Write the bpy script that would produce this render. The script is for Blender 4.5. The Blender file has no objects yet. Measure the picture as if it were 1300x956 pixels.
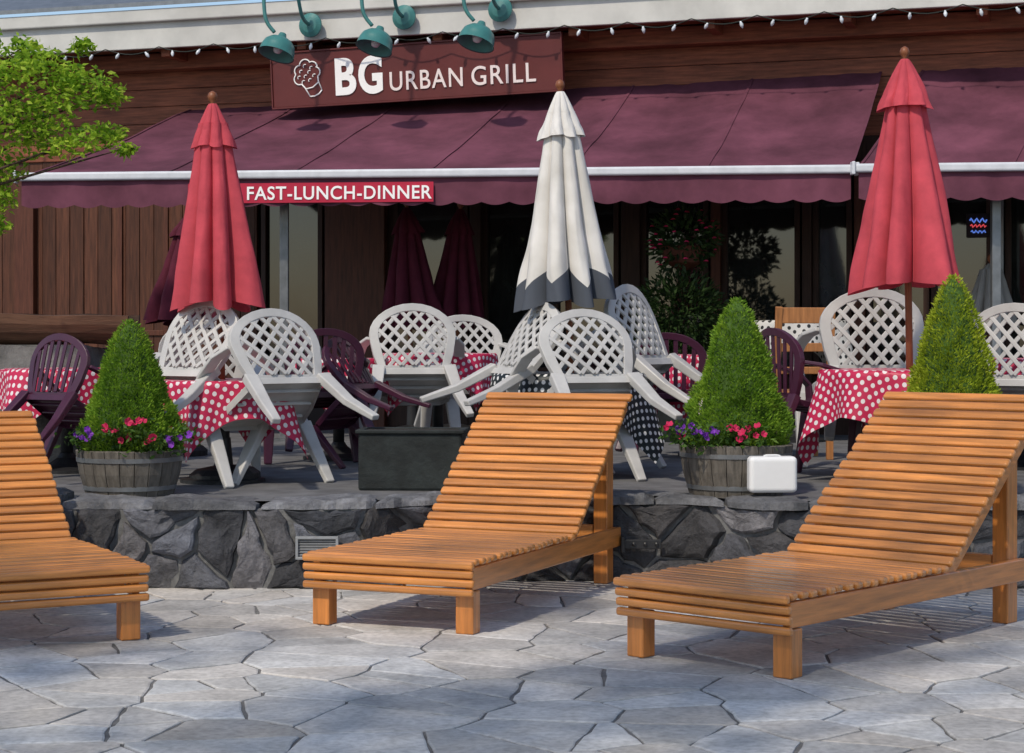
import bpy, bmesh, math, random
from mathutils import Vector, Matrix, noise
random.seed(7)
sc = bpy.context.scene; C = sc.collection
F=2400.0; YH=425.0; H=1.307; TZ=0.44
R=math.radians; PI=math.pi
def P(px,py,d): return Vector(((px-650)/F*d, d, H+(YH-py)/F*d))
def X(px,d): return (px-650)/F*d
# ---------------------------------------------------------------- materials
def newmat(name):
    m=bpy.data.materials.new(name); m.use_nodes=True; nt=m.node_tree
    b=nt.nodes['Principled BSDF']; return m,nt,b
def N(nt,t,**kw):
    n=nt.nodes.new(t)
    for k,v in kw.items():
        if k in n.inputs: n.inputs[k].default_value=v
        else: setattr(n,k,v)
    return n
def ramp(nt,fac,stops,interp='LINEAR'):
    r=nt.nodes.new('ShaderNodeValToRGB'); r.color_ramp.interpolation=interp
    e=r.color_ramp.elements
    while len(e)<len(stops): e.new(0.5)
    for i,(p,c) in enumerate(stops):
        e[i].position=p; e[i].color=(*c,1)
    nt.links.new(fac,r.inputs['Fac']); return r.outputs['Color']
def mul(nt,a,b,f=1.0):
    m=nt.nodes.new('ShaderNodeMix'); m.data_type='RGBA'; m.blend_type='MULTIPLY'; m.inputs[0].default_value=f
    nt.links.new(a,m.inputs[6]); nt.links.new(b,m.inputs[7]); return m.outputs[2]
def k(c,f): return tuple(min(1,x*f) for x in c)
def mat(name,col,rough=.6,scale=6,var=.25,bump=.15,bscale=None,stretch=(1,1,1),spec=.4,island=0,metal=0,detail=6,bdist=.01,transl=0,dirt=0,coat=0):
    m,nt,b=newmat(name); L=nt.links
    tc=N(nt,'ShaderNodeTexCoord'); mp=N(nt,'ShaderNodeMapping'); mp.inputs['Scale'].default_value=stretch
    L.new(tc.outputs['Object'],mp.inputs['Vector'])
    n1=N(nt,'ShaderNodeTexNoise',Scale=scale,Detail=detail,Roughness=.6); L.new(mp.outputs[0],n1.inputs['Vector'])
    c=ramp(nt,n1.outputs['Fac'],[(.3,k(col,1-var)),(.7,k(col,1+var))])
    if island:
        g=N(nt,'ShaderNodeNewGeometry')
        ic=ramp(nt,g.outputs['Random Per Island'],[(0,(1-island,)*3),(1,(1,1,1))]); c=mul(nt,c,ic)
    if dirt:
        n3=N(nt,'ShaderNodeTexNoise',Scale=1.3,Detail=5.0,Roughness=.65); L.new(tc.outputs['Object'],n3.inputs['Vector'])
        dc=ramp(nt,n3.outputs['Fac'],[(.35,(1-dirt,)*3),(.6,(1,1,1))]); c=mul(nt,c,dc)
    L.new(c,b.inputs['Base Color']); b.inputs['Roughness'].default_value=rough
    b.inputs['Specular IOR Level'].default_value=spec; b.inputs['Metallic'].default_value=metal
    if coat: b.inputs['Coat Weight'].default_value=coat; b.inputs['Coat Roughness'].default_value=.20
    if bump:
        n2=N(nt,'ShaderNodeTexNoise',Scale=bscale or scale*3,Detail=6.0,Roughness=.65); L.new(mp.outputs[0],n2.inputs['Vector'])
        bp=N(nt,'ShaderNodeBump',Strength=bump,Distance=bdist); L.new(n2.outputs['Fac'],bp.inputs['Height']); L.new(bp.outputs[0],b.inputs['Normal'])
    if transl:
        t=N(nt,'ShaderNodeBsdfTranslucent'); L.new(c,t.inputs['Color'])
        mx=N(nt,'ShaderNodeMixShader'); mx.inputs[0].default_value=transl
        L.new(b.outputs[0],mx.inputs[1]); L.new(t.outputs[0],mx.inputs[2]); L.new(mx.outputs[0],nt.nodes['Material Output'].inputs['Surface'])
    return m
def leafmat(name,stops,transl=.35,rough=.55):
    m,nt,b=newmat(name); L=nt.links
    g=N(nt,'ShaderNodeNewGeometry'); tc=N(nt,'ShaderNodeTexCoord')
    nz=N(nt,'ShaderNodeTexNoise',Scale=9.0,Detail=2.0); L.new(tc.outputs['Object'],nz.inputs['Vector'])
    a=N(nt,'ShaderNodeMath',operation='MULTIPLY_ADD'); L.new(g.outputs['Random Per Island'],a.inputs[0]); a.inputs[1].default_value=.5
    s=N(nt,'ShaderNodeMath',operation='MULTIPLY_ADD'); L.new(nz.outputs['Fac'],s.inputs[0]); s.inputs[1].default_value=1.1; s.inputs[2].default_value=-.28
    L.new(s.outputs[0],a.inputs[2])
    c=ramp(nt,a.outputs[0],stops); L.new(c,b.inputs['Base Color']); b.inputs['Roughness'].default_value=rough; b.inputs['Specular IOR Level'].default_value=.25
    t=N(nt,'ShaderNodeBsdfTranslucent'); L.new(c,t.inputs['Color'])
    mx=N(nt,'ShaderNodeMixShader'); mx.inputs[0].default_value=transl
    L.new(b.outputs[0],mx.inputs[1]); L.new(t.outputs[0],mx.inputs[2]); L.new(mx.outputs[0],nt.nodes['Material Output'].inputs['Surface'])
    return m
def attrstone(name,rough,bump,bscale,spots,spec=.3,bdist=.01):
    m,nt,b=newmat(name); L=nt.links
    at=N(nt,'ShaderNodeAttribute'); at.attribute_name='col'
    tc=N(nt,'ShaderNodeTexCoord')
    n1=N(nt,'ShaderNodeTexNoise',Scale=bscale*.25,Detail=8.0,Roughness=.7); L.new(tc.outputs['Object'],n1.inputs['Vector'])
    c=mul(nt,at.outputs['Color'],ramp(nt,n1.outputs['Fac'],[(.3,(1-spots,)*3),(.72,(1+spots*.6,)*3)]))
    n3=N(nt,'ShaderNodeTexNoise',Scale=bscale*2.5,Detail=3.0); L.new(tc.outputs['Object'],n3.inputs['Vector'])
    c=mul(nt,c,ramp(nt,n3.outputs['Fac'],[(.3,(.75,)*3),(.6,(1,1,1))]))
    L.new(c,b.inputs['Base Color']); b.inputs['Roughness'].default_value=rough; b.inputs['Specular IOR Level'].default_value=spec
    n2=N(nt,'ShaderNodeTexNoise',Scale=bscale,Detail=8.0,Roughness=.7); L.new(tc.outputs['Object'],n2.inputs['Vector'])
    bp=N(nt,'ShaderNodeBump',Strength=bump,Distance=bdist); L.new(n2.outputs['Fac'],bp.inputs['Height']); L.new(bp.outputs[0],b.inputs['Normal'])
    return m
def polka(name,ground,dot,sp=.058,thr=.30):
    m,nt,b=newmat(name); L=nt.links
    uv=N(nt,'ShaderNodeUVMap'); mp=N(nt,'ShaderNodeMapping'); mp.inputs['Rotation'].default_value=(0,0,R(45)); mp.inputs['Scale'].default_value=(1/sp,1/sp,1)
    L.new(uv.outputs[0],mp.inputs['Vector'])
    v=N(nt,'ShaderNodeTexVoronoi',voronoi_dimensions='2D'); v.inputs['Scale'].default_value=1; v.inputs['Randomness'].default_value=0
    L.new(mp.outputs[0],v.inputs['Vector'])
    c=ramp(nt,v.outputs['Distance'],[(0,dot),(thr,dot),(thr+.03,ground)])
    L.new(c,b.inputs['Base Color']); b.inputs['Roughness'].default_value=.45; b.inputs['Specular IOR Level'].default_value=.35
    return m
M={}
M['wood']=mat('varnished_wood',(.74,.285,.064),.30,3,.32,.12,14,(1,14,14),.5,island=.34,coat=.6)
M['wood_y']=mat('varnished_wood_lengthwise',(.68,.245,.053),.32,3,.32,.10,14,(14,1,14),.5,island=.25,coat=.6)
M['wood_z']=mat('varnished_wood_upright',(.66,.235,.05),.32,3,.32,.10,14,(14,14,1),.5,island=.25,coat=.5)
M['flag']=attrstone('flagstone',.8,.4,14,.34,.25)
M['stone']=attrstone('wall_stone',.7,1.0,18,.65,.35,.025)
M['mortar']=mat('mortar',(.15,.15,.15),.9,20,.35,.6,40)
M['joint']=mat('paving_joint',(.15,.145,.14),.95,9,.4,.5,50)
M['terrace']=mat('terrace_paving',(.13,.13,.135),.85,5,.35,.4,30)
M['white']=mat('white_plastic',(.56,.55,.535),.42,5,.08,.03,60,spec=.4,dirt=.25)
M['maroon_pl']=mat('maroon_plastic',(.055,.012,.032),.35,5,.15,.03,60,spec=.5)
M['awning']=mat('awning_canvas',(.140,.046,.072),.85,2.2,.32,.25,220,spec=.2,dirt=.34,bdist=.003)
M['awn_red']=mat('red_banner',(.46,.015,.05),.7,5,.1,.05)
M['bar']=mat('painted_metal_bar',(.62,.64,.68),.35,8,.1,.03,spec=.5)
M['grey_metal']=mat('grey_metal',(.22,.23,.24),.4,10,.2,.05,metal=.6)
M['dark_metal']=mat('dark_metal',(.02,.02,.022),.45,12,.3,.1)
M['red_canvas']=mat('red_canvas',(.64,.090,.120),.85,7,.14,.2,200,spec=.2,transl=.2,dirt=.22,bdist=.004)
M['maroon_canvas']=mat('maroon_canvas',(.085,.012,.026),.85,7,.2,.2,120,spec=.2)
M['pole']=mat('umbrella_pole_wood',(.22,.075,.03),.45,4,.3,.1,20,(10,10,1))
M['sign']=mat('sign_panel_paint',(.115,.021,.020),.5,4,.12,.04)
M['letter']=mat('white_letter',(.93,.93,.92),.5,8,.02,0)
M['letter2']=mat('pale_letter',(.84,.74,.72),.5,8,.02,0)
M['fascia']=mat('fascia_paint',(.60,.595,.56),.6,3,.08,.08,20,dirt=.18)
M['teal']=mat('teal_enamel',(.05,.19,.18),.35,8,.15,.03,spec=.5)
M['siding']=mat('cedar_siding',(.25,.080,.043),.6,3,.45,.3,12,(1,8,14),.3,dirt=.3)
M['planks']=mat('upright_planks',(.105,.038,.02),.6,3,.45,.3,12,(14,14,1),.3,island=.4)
M['darkwood']=mat('dark_timber',(.045,.02,.013),.6,4,.4,.2,14,(10,10,1),.3,island=.3)
M['brownpost']=mat('brown_post',(.09,.03,.017),.55,4,.35,.2,14,(12,12,1),.3)
M['glass']=mat('dark_glass',(.014,.016,.015),.04,2,.7,.03,2,spec=.75)
M['dark']=mat('dark_interior',(.016,.010,.010),.8,3,.4,0)
M['barrel']=mat('weathered_barrel',(.155,.138,.118),.85,4,.4,.4,16,(9,9,1),.2,island=.15)
M['soil']=mat('soil',(.03,.02,.014),.95,30,.4,.6,60)
M['spruce']=leafmat('spruce_needles',[(.05,(.07,.15,.014)),(.4,(.15,.29,.024)),(.7,(.25,.41,.035)),(1,(.36,.50,.05))],.35)
M['spruce_y']=leafmat('golden_spruce_needles',[(.05,(.15,.22,.015)),(.4,(.28,.37,.022)),(.7,(.42,.50,.035)),(1,(.54,.58,.06))],.35)
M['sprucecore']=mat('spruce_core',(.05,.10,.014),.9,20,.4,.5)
M['leaf']=leafmat('tree_leaves',[(.05,(.08,.17,.014)),(.4,(.24,.42,.03)),(.7,(.42,.58,.05)),(1,(.55,.65,.09))],.5)
M['bushleaf']=leafmat('dark_bush_leaves',[(.1,(.008,.020,.005)),(.6,(.022,.046,.010)),(1,(.045,.08,.02))],.15)
M['petleaf']=leafmat('petunia_leaves',[(.1,(.02,.05,.01)),(.6,(.06,.13,.02)),(1,(.12,.2,.03))],.25)
M['pink']=mat('pink_petals',(.75,.03,.13),.6,30,.2,0,transl=.25,island=.3)
M['purple']=mat('purple_petals',(.28,.06,.55),.6,30,.2,0,transl=.25,island=.3)
M['bark']=mat('bark',(.07,.045,.03),.9,10,.4,.6,30,(6,6,1))
M['bulb']=mat('frosted_bulb',(.62,.66,.70),.25,8,.08,0,spec=.6)
M['wire']=mat('green_wire',(.015,.02,.016),.6,8,.2,0)
M['planterbox']=mat('dark_planter_box',(.016,.021,.021),.7,7,.6,.5,30,dirt=.4)
M['rock']=mat('rough_rock',(.14,.135,.13),.85,5,.5,.9,14,bdist=.02)
M['trough']=mat('trough_timber',(.12,.06,.035),.75,3,.45,.4,14,(1,10,10))
M['chairwood']=mat('oak_chair_wood',(.40,.17,.06),.45,4,.3,.1,14,(10,10,1))
M['red_polka']=polka('red_polka_cloth',(.50,.018,.075),(.74,.69,.70),.050,.27)
M['black_polka']=polka('black_polka_cloth',(.014,.02,.024),(.72,.72,.72),.046,.26)
M['white_polka']=polka('white_polka_cloth',(.60,.58,.55),(.02,.02,.02),.06,.25)
M['case']=mat('white_case_plastic',(.80,.80,.80),.35,6,.04,.02)
M['vent']=mat('vent_metal',(.30,.31,.32),.5,12,.2,.1,metal=.3)
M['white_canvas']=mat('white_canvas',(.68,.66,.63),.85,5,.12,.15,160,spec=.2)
M['dim_canvas']=mat('shade_toned_canvas',(.24,.23,.21),.85,5,.12,.15,160,spec=.2)  # white canvas with the awning's deep shade put into its base colour
def neon(name,col,st):
    m,nt,b=newmat(name); b.inputs['Base Color'].default_value=(*k(col,.3),1)
    b.inputs['Emission Color'].default_value=(*col,1); b.inputs['Emission Strength'].default_value=st; return m
M['neon_b']=neon('blue_neon',(.15,.3,1),.6); M['neon_r']=neon('red_neon',(1,.1,.12),.6)
def hemmat():
    m,nt,b=newmat('white_canvas_with_charcoal_hem'); L=nt.links
    uv=N(nt,'ShaderNodeUVMap'); sx=N(nt,'ShaderNodeSeparateXYZ'); L.new(uv.outputs[0],sx.inputs[0])
    u8=N(nt,'ShaderNodeMath',operation='MULTIPLY'); L.new(sx.outputs[0],u8.inputs[0]); u8.inputs[1].default_value=8
    pp=N(nt,'ShaderNodeMath',operation='PINGPONG'); L.new(u8.outputs[0],pp.inputs[0]); pp.inputs[1].default_value=.5
    ma=N(nt,'ShaderNodeMath',operation='MULTIPLY_ADD'); L.new(pp.outputs[0],ma.inputs[0]); ma.inputs[1].default_value=.15; ma.inputs[2].default_value=.835
    gt=N(nt,'ShaderNodeMath',operation='GREATER_THAN'); L.new(sx.outputs[1],gt.inputs[0]); L.new(ma.outputs[0],gt.inputs[1])
    tc=N(nt,'ShaderNodeTexCoord'); nz=N(nt,'ShaderNodeTexNoise',Scale=4.0,Detail=6.0); L.new(tc.outputs['Object'],nz.inputs['Vector'])
    w=ramp(nt,nz.outputs['Fac'],[(.3,(.54,.52,.48)),(.65,(.72,.70,.67))])
    mx=N(nt,'ShaderNodeMix',data_type='RGBA'); L.new(gt.outputs[0],mx.inputs[0]); L.new(w,mx.inputs[6]); mx.inputs[7].default_value=(.075,.085,.105,1)
    L.new(mx.outputs[2],b.inputs['Base Color']); b.inputs['Roughness'].default_value=.85; b.inputs['Specular IOR Level'].default_value=.2
    return m
M['hem']=hemmat()
# ---------------------------------------------------------------- mesh builder
class MB:
    def __init__(s): s.v=[]; s.f=[]; s.uv=[]; s.col=[]
    def add(s,vs,fs,uvs=None,col=None):
        o=len(s.v); s.v+= [Vector(p) for p in vs]; s.f+=[tuple(i+o for i in f) for f in fs]
        if uvs: s.uv+=uvs
        if col is not None: s.col+=[col]*len(fs)
    def box(s,c,d,rot=None):
        c=Vector(c); vs=[]
        for x in (-.5,.5):
            for y in (-.5,.5):
                for z in (-.5,.5):
                    p=Vector((x*d[0],y*d[1],z*d[2])); vs.append(c+(rot@p if rot else p))
        s.add(vs,[(0,1,3,2),(4,6,7,5),(0,4,5,1),(2,3,7,6),(0,2,6,4),(1,5,7,3)])
    def ribbon(s,pts,w,t,side):
        pts=[Vector(p) for p in pts]; n=len(pts); vs=[]
        for i,p in enumerate(pts):
            a=pts[max(0,i-1)]; b=pts[min(n-1,i+1)]; T=(b-a).normalized()
            sd=Vector(side); sd=(sd-T*sd.dot(T)).normalized(); nm=T.cross(sd)
            ww=w[i] if isinstance(w,(list,tuple)) else w; tt=t[i] if isinstance(t,(list,tuple)) else t
            for a_,b_ in ((-.5,-.5),(.5,-.5),(.5,.5),(-.5,.5)): vs.append(p+sd*ww*a_+nm*tt*b_)
        fs=[(0,3,2,1),tuple(4*(n-1)+j for j in range(4))]
        for i in range(n-1):
            for j in range(4): fs.append((4*i+j,4*i+(j+1)%4,4*i+4+(j+1)%4,4*i+4+j))
        s.add(vs,fs)
    def tube(s,pts,r,n=8):
        pts=[Vector(p) for p in pts]; m=len(pts); vs=[]; up=None
        for i,p in enumerate(pts):
            T=(pts[min(m-1,i+1)]-pts[max(0,i-1)]).normalized()
            if up is None: up=T.orthogonal().normalized()
            up=(up-T*up.dot(T)).normalized(); b=T.cross(up); rr=r[i] if isinstance(r,(list,tuple)) else r
            for j in range(n):
                a=2*PI*j/n; vs.append(p+up*math.cos(a)*rr+b*math.sin(a)*rr)
        fs=[tuple(range(n))[::-1],tuple(n*(m-1)+j for j in range(n))]
        for i in range(m-1):
            for j in range(n): fs.append((n*i+j,n*i+(j+1)%n,n*i+n+(j+1)%n,n*i+n+j))
        s.add(vs,fs)
    def lathe(s,prof,n=24,c=(0,0,0),cap=True):
        c=Vector(c); vs=[]; m=len(prof)
        for r,z in prof:
            for j in range(n):
                a=2*PI*j/n; vs.append(c+Vector((r*math.cos(a),r*math.sin(a),z)))
        fs=[]
        for i in range(m-1):
            for j in range(n): fs.append((n*i+j,n*i+(j+1)%n,n*i+n+(j+1)%n,n*i+n+j))
        if cap: fs+= [tuple(range(n))[::-1],tuple(n*(m-1)+j for j in range(n))]
        s.add(vs,fs)
    def leaf(s,c,d,l,w,up=None):
        d=d.normalized(); sd=d.cross(up if up else Vector((random.gauss(0,1),random.gauss(0,1),random.gauss(0,1))))
        if sd.length<1e-4: sd=d.orthogonal()
        sd.normalize(); nn=d.cross(sd)
        s.add([c,c+d*l*.45+sd*w*.5+nn*w*.12,c+d*l,c+d*l*.45-sd*w*.5+nn*w*.12],[(0,1,2),(0,2,3)])
    def build(s,name,m,parent=None,smooth=False,bevel=0,origin=None,fix=True,segs=2):
        me=bpy.data.meshes.new(name)
        vs=s.v if origin is None else [p-Vector(origin) for p in s.v]
        me.from_pydata([tuple(p) for p in vs],[],s.f)
        if s.uv:
            ul=me.uv_layers.new(name='UVMap')
            for lp in me.loops: ul.data[lp.index].uv=s.uv[lp.vertex_index]
        if s.col:
            ca=me.color_attributes.new('col','FLOAT_COLOR','CORNER')
            for p in me.polygons:
                for li in p.loop_indices: ca.data[li].color=(*s.col[p.index],1)
        if fix:
            bm=bmesh.new(); bm.from_mesh(me); bmesh.ops.recalc_face_normals(bm,faces=bm.faces); bm.to_mesh(me); bm.free()
        if smooth:
            for p in me.polygons: p.use_smooth=True
        me.materials.append(m)
        o=bpy.data.objects.new(name,me); C.objects.link(o)
        if parent: o.parent=parent
        if bevel:
            b=o.modifiers.new('Bevel','BEVEL'); b.width=bevel; b.segments=segs; b.limit_method='ANGLE'; b.angle_limit=R(40)
        return o
def tag(o,label=None,cat=None,group=None,kind=None):
    if label: o['label']=label
    if cat: o['category']=cat
    if group: o['group']=group
    if kind: o['kind']=kind
    return o
def thing(name,loc,label,cat,group=None,rot=(0,0,0)):
    o=bpy.data.objects.new(name,None); C.objects.link(o); o.location=loc; o.rotation_euler=rot
    return tag(o,label,cat,group)
def dup(o,parent=None):
    c=o.copy(); C.objects.link(c)
    if parent: c.parent=parent
    for ch in [x for x in list(C.objects) if x.parent==o]: dup(ch,c)
    return c
def text_mesh(body,bold=0,spacing=1.0):
    cu=bpy.data.curves.new('lettering','FONT'); cu.body=body; cu.size=1; cu.offset=bold; cu.space_character=spacing; cu.extrude=.02; cu.resolution_u=6
    o=bpy.data.objects.new('lettering_source',cu); C.objects.link(o); bpy.context.view_layer.update()
    dg=bpy.context.evaluated_depsgraph_get(); me=bpy.data.meshes.new_from_object(o.evaluated_get(dg))
    bpy.data.objects.remove(o); return me
def put_text(body,name,m,parent,org,ex,ey,en,width,height,bold=0,spacing=1.0,thick=.006):
    me=text_mesh(body,bold,spacing); xs=[v.co.x for v in me.vertices]; ys=[v.co.y for v in me.vertices]
    x0,x1,y0,y1=min(xs),max(xs),min(ys),max(ys)
    for v in me.vertices:
        v.co=Vector(org)+ex*((v.co.x-x0)/(x1-x0)*width)+ey*((v.co.y-y0)/(y1-y0)*height)+en*((v.co.z/.02+1)*.5*thick)
    me.materials.clear(); me.materials.append(m)
    o=bpy.data.objects.new(name,me); C.objects.link(o); o.parent=parent; return o
# ---------------------------------------------------------------- voronoi cells
def clip(poly,nx,ny,c):
    out=[]
    for i in range(len(poly)):
        a=poly[i]; b=poly[(i+1)%len(poly)]; da=nx*a[0]+ny*a[1]-c; db=nx*b[0]+ny*b[1]-c
        if da<=0: out.append(a)
        if da*db<0:
            t=da/(da-db); out.append((a[0]+t*(b[0]-a[0]),a[1]+t*(b[1]-a[1])))
    return out
def cells(seeds,box,gap):
    x0,y0,x1,y1=box; res=[]
    for i,(sx,sy) in enumerate(seeds):
        poly=[(x0,y0),(x1,y0),(x1,y1),(x0,y1)]
        nb=sorted(seeds,key=lambda q:(q[0]-sx)**2+(q[1]-sy)**2)[1:26]
        for qx,qy in nb:
            dx,dy=qx-sx,qy-sy; l=math.hypot(dx,dy)
            if l<1e-6: continue
            dx/=l; dy/=l; poly=clip(poly,dx,dy,dx*(sx+qx)/2+dy*(sy+qy)/2-gap/2)
            if len(poly)<3: break
        if len(poly)>=3: res.append(poly)
    return res
def rough_poly(poly,j,step):
    out=[]
    for i in range(len(poly)):
        a=poly[i]; b=poly[(i+1)%len(poly)]; l=math.hypot(b[0]-a[0],b[1]-a[1]); n=max(1,int(l/step))
        for q in range(n):
            t=q/n; jj=j if q else j*.3
            out.append((a[0]+(b[0]-a[0])*t+random.uniform(-jj,jj),a[1]+(b[1]-a[1])*t+random.uniform(-jj,jj)))
    return out
def scatter(n,box,mind,sx=1,sy=1):
    pts=[]; tries=0
    while len(pts)<n and tries<n*60:
        tries+=1; p=(random.uniform(box[0],box[2]),random.uniform(box[1],box[3]))
        if all(((p[0]-q[0])*sx)**2+((p[1]-q[1])*sy)**2>mind*mind for q in pts): pts.append(p)
    return pts
# ---------------------------------------------------------------- setting: ground and patio
g=MB(); g.add([(-300,-150,-.007),(300,-150,-.007),(300,400,-.007),(-300,400,-.007)],[(0,1,2,3)]); tag(g.build('ground',M['joint']),kind='structure')
g=MB(); bxp=(-6.5,3.6,7,10.35)
for poly in cells(scatter(880,bxp,.11),bxp,.011):
    p=rough_poly(poly,.007,.07); cx=sum(a[0] for a in p)/len(p); cy=sum(a[1] for a in p)/len(p); n=len(p)
    v=random.uniform(.44,.66); wt=random.uniform(-.02,.05); col=(v*(1.02+wt),v,v*(.975-wt)); tz=random.uniform(-.0015,.0015)
    r1=[(a[0],a[1],-.010) for a in p]
    def sh(a,k_): 
        l=math.hypot(a[0]-cx,a[1]-cy); f=max(.2,1-k_/max(l,.02)); return (cx+(a[0]-cx)*f,cy+(a[1]-cy)*f)
    r2=[(*sh(a,.001),tz-.003) for a in p]; r3=[(*sh(a,.009),tz) for a in p]
    fs=[(i,(i+1)%n,n+(i+1)%n,n+i) for i in range(n)]+[(n+i,n+(i+1)%n,2*n+(i+1)%n,2*n+i) for i in range(n)]+[tuple(range(2*n,3*n))]
    g.add(r1+r2+r3,fs,col=col)
tag(g.build('patio',M['flag'],fix=False),kind='structure')
def ss(a,b,x):
    t=min(1,max(0,(x-a)/(b-a))); return t*t*(3-2*t)
def wy(x): return 9.74+.32*ss(-.85,-.35,x)*(1-ss(.9,1.35,x))
def wn(x):
    dy=(wy(x+.01)-wy(x-.01))/.02; return Vector((dy,-1,0)).normalized()
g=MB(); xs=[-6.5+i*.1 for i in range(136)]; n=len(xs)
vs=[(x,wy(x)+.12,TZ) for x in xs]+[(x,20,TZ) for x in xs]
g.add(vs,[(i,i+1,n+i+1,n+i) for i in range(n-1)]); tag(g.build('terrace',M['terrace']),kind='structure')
# ---------------------------------------------------------------- stone wall
WT=.405
wall=thing('stone_wall',(0,9.8,0),'low grey rubble stone retaining wall running behind the wooden loungers','wall')
O=wall.location
g=MB(); vs=[]
for x in xs: vs+=[(x,wy(x)+.012,-.02),(x,wy(x)+.012,WT),(x,wy(x)+.3,WT),(x,wy(x)+.3,-.02)]
fs=[]
for i in range(n-1):
    for j in range(3): fs.append((4*i+j,4*i+j+1,4*i+4+j+1,4*i+4+j))
g.add(vs,fs); g.build('mortar',M['mortar'],wall,origin=O)
g=MB(); wb=(-6.4,0,6.9,WT*1.2)
for poly in cells(scatter(135,wb,.12),wb,.020):
    p=rough_poly(poly,.015,.05); cx=sum(a[0] for a in p)/len(p); cy=sum(a[1] for a in p)/len(p); m=len(p)
    v=random.choice([.065,.085,.105,.13,.165,.20])*random.uniform(.9,1.15); tint=random.random(); col=(v*(.95+.1*tint),v,v*(1.18-.14*tint))
    bul=random.uniform(.010,.04); rings=[]; tx,tz_=random.uniform(-.12,.12),random.uniform(-.12,.12)
    for kf,dp in ((1,-.01),(.955,.6),(.80,1.0),(.6,1.05),(.3,1.1)):
        ring=[]
        for a in p:
            x=cx+(a[0]-cx)*kf; z=(cy+(a[1]-cy)*kf)/1.2
            d=(bul*dp if dp>0 else dp)+(noise.noise(Vector((x*6,z*7,cx)))*.030+noise.noise(Vector((x*19,z*19,cx)))*.012+(x-cx)*tx+(z-cy/1.2)*tz_)*(dp>0.5)
            q=Vector((x,wy(x),z))+wn(x)*max(d,-.01); ring.append(q)
        rings.append(ring)
    vs=sum(rings,[]); fs=[]
    for rr in range(4): fs+=[(rr*m+i,rr*m+(i+1)%m,(rr+1)*m+(i+1)%m,(rr+1)*m+i) for i in range(m)]
    vs.append(Vector((cx,wy(cx),cy/1.2))+wn(cx)*bul*1.15); fs+=[(4*m+i,4*m+(i+1)%m,5*m) for i in range(m)]
    g.add(vs,fs,col=col)
g.build('rubble_stones',M['stone'],wall,origin=O)
x=-6.4
while x<6.6:
    w=random.uniform(.24,.66); g=MB(); th=random.uniform(.04,.085); zt=WT+th
    v=random.uniform(.13,.26); nx=max(5,int(w/.04)); ny=7; ov=random.uniform(.005,.06); dep=random.uniform(.3,.38); tl=random.uniform(-.04,.04)
    top=[];bot=[]
    for i in range(nx+1):
        for j in range(ny+1):
            u=i/nx; q=j/ny; xx=x+.010+u*(w-.02); edge=(i in(0,nx))+(j in (0,ny))
            round_=.03*(abs(u-.5)*2)**6
            jit=Vector((random.uniform(-.010,.010) if i in (0,nx) else 0,(random.uniform(-.022,.018)+.9*round_+.03*noise.noise(Vector((xx*8,x,0)))) if j==0 else 0,0))
            b=Vector((xx,wy(xx)-ov+q*dep,0))+jit
            top.append(b+Vector((0,(.014 if j==0 else 0),zt-(.016 if edge else 0)+tl*(u-.5)*w+noise.noise(Vector((xx*8,q*4,x)))*.014+noise.noise(Vector((xx*22,q*9,x)))*.006))); bot.append(b+Vector((0,0,WT+.002)))
    nn=len(top); idx=lambda i,j:i*(ny+1)+j; fs=[]
    for i in range(nx):
        for j in range(ny): fs.append((idx(i,j),idx(i+1,j),idx(i+1,j+1),idx(i,j+1)))
    ring=[idx(i,0) for i in range(nx+1)]+[idx(nx,j) for j in range(1,ny+1)]+[idx(i,ny) for i in range(nx-1,-1,-1)]+[idx(0,j) for j in range(ny-1,0,-1)]
    for a,b in zip(ring,ring[1:]+ring[:1]): fs.append((a,nn+a,nn+b,b))
    g.add(top+bot,fs,col=(v,v*1.01,v*1.08)); g.build('cap_stone',M['stone'],wall,origin=O); x+=w
# vent and bracket
vx=X(403,9.7); v=thing('vent_grille',(vx,wy(vx)-.055,.215),'grey metal vent grille set in the stone wall left of the middle lounger','vent')
g=MB()
for z in(-.052,.052): g.box((0,0,z),(.22,.03,.014))
for q in(-.103,.103): g.box((q,0,0),(.014,.03,.09))
g.build('frame',M['vent'],v,bevel=.002)
g=MB()
for i in range(6): g.box((0,.004,-.036+i*.0145),(.19,.012,.007),Matrix.Rotation(R(30),3,'X'))
g.build('louvre_slats',M['vent'],v)
g=MB(); g.box((0,.03,0),(.2,.05,.094)); g.build('backing',M['dark'],v)
v=thing('wall_bracket',(X(815,9.95),wy(X(815,9.95))-.065,.20),'black metal bracket bolted to the stone wall right of the middle lounger','bracket')
g=MB(); g.box((0,0,0),(.21,.016,.05)); g.box((-.10,-.02,0),(.02,.05,.085)); g.build('plate',M['dark_metal'],v,bevel=.004)
for q in(-.04,.02,.08): g=MB(); g.lathe([(.012,0),(.011,.008),(.004,.012)],8); o=g.build('bolt',M['dark_metal'],v); o.location=(q,-.008,0); o.rotation_euler=(R(90),0,0)
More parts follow.
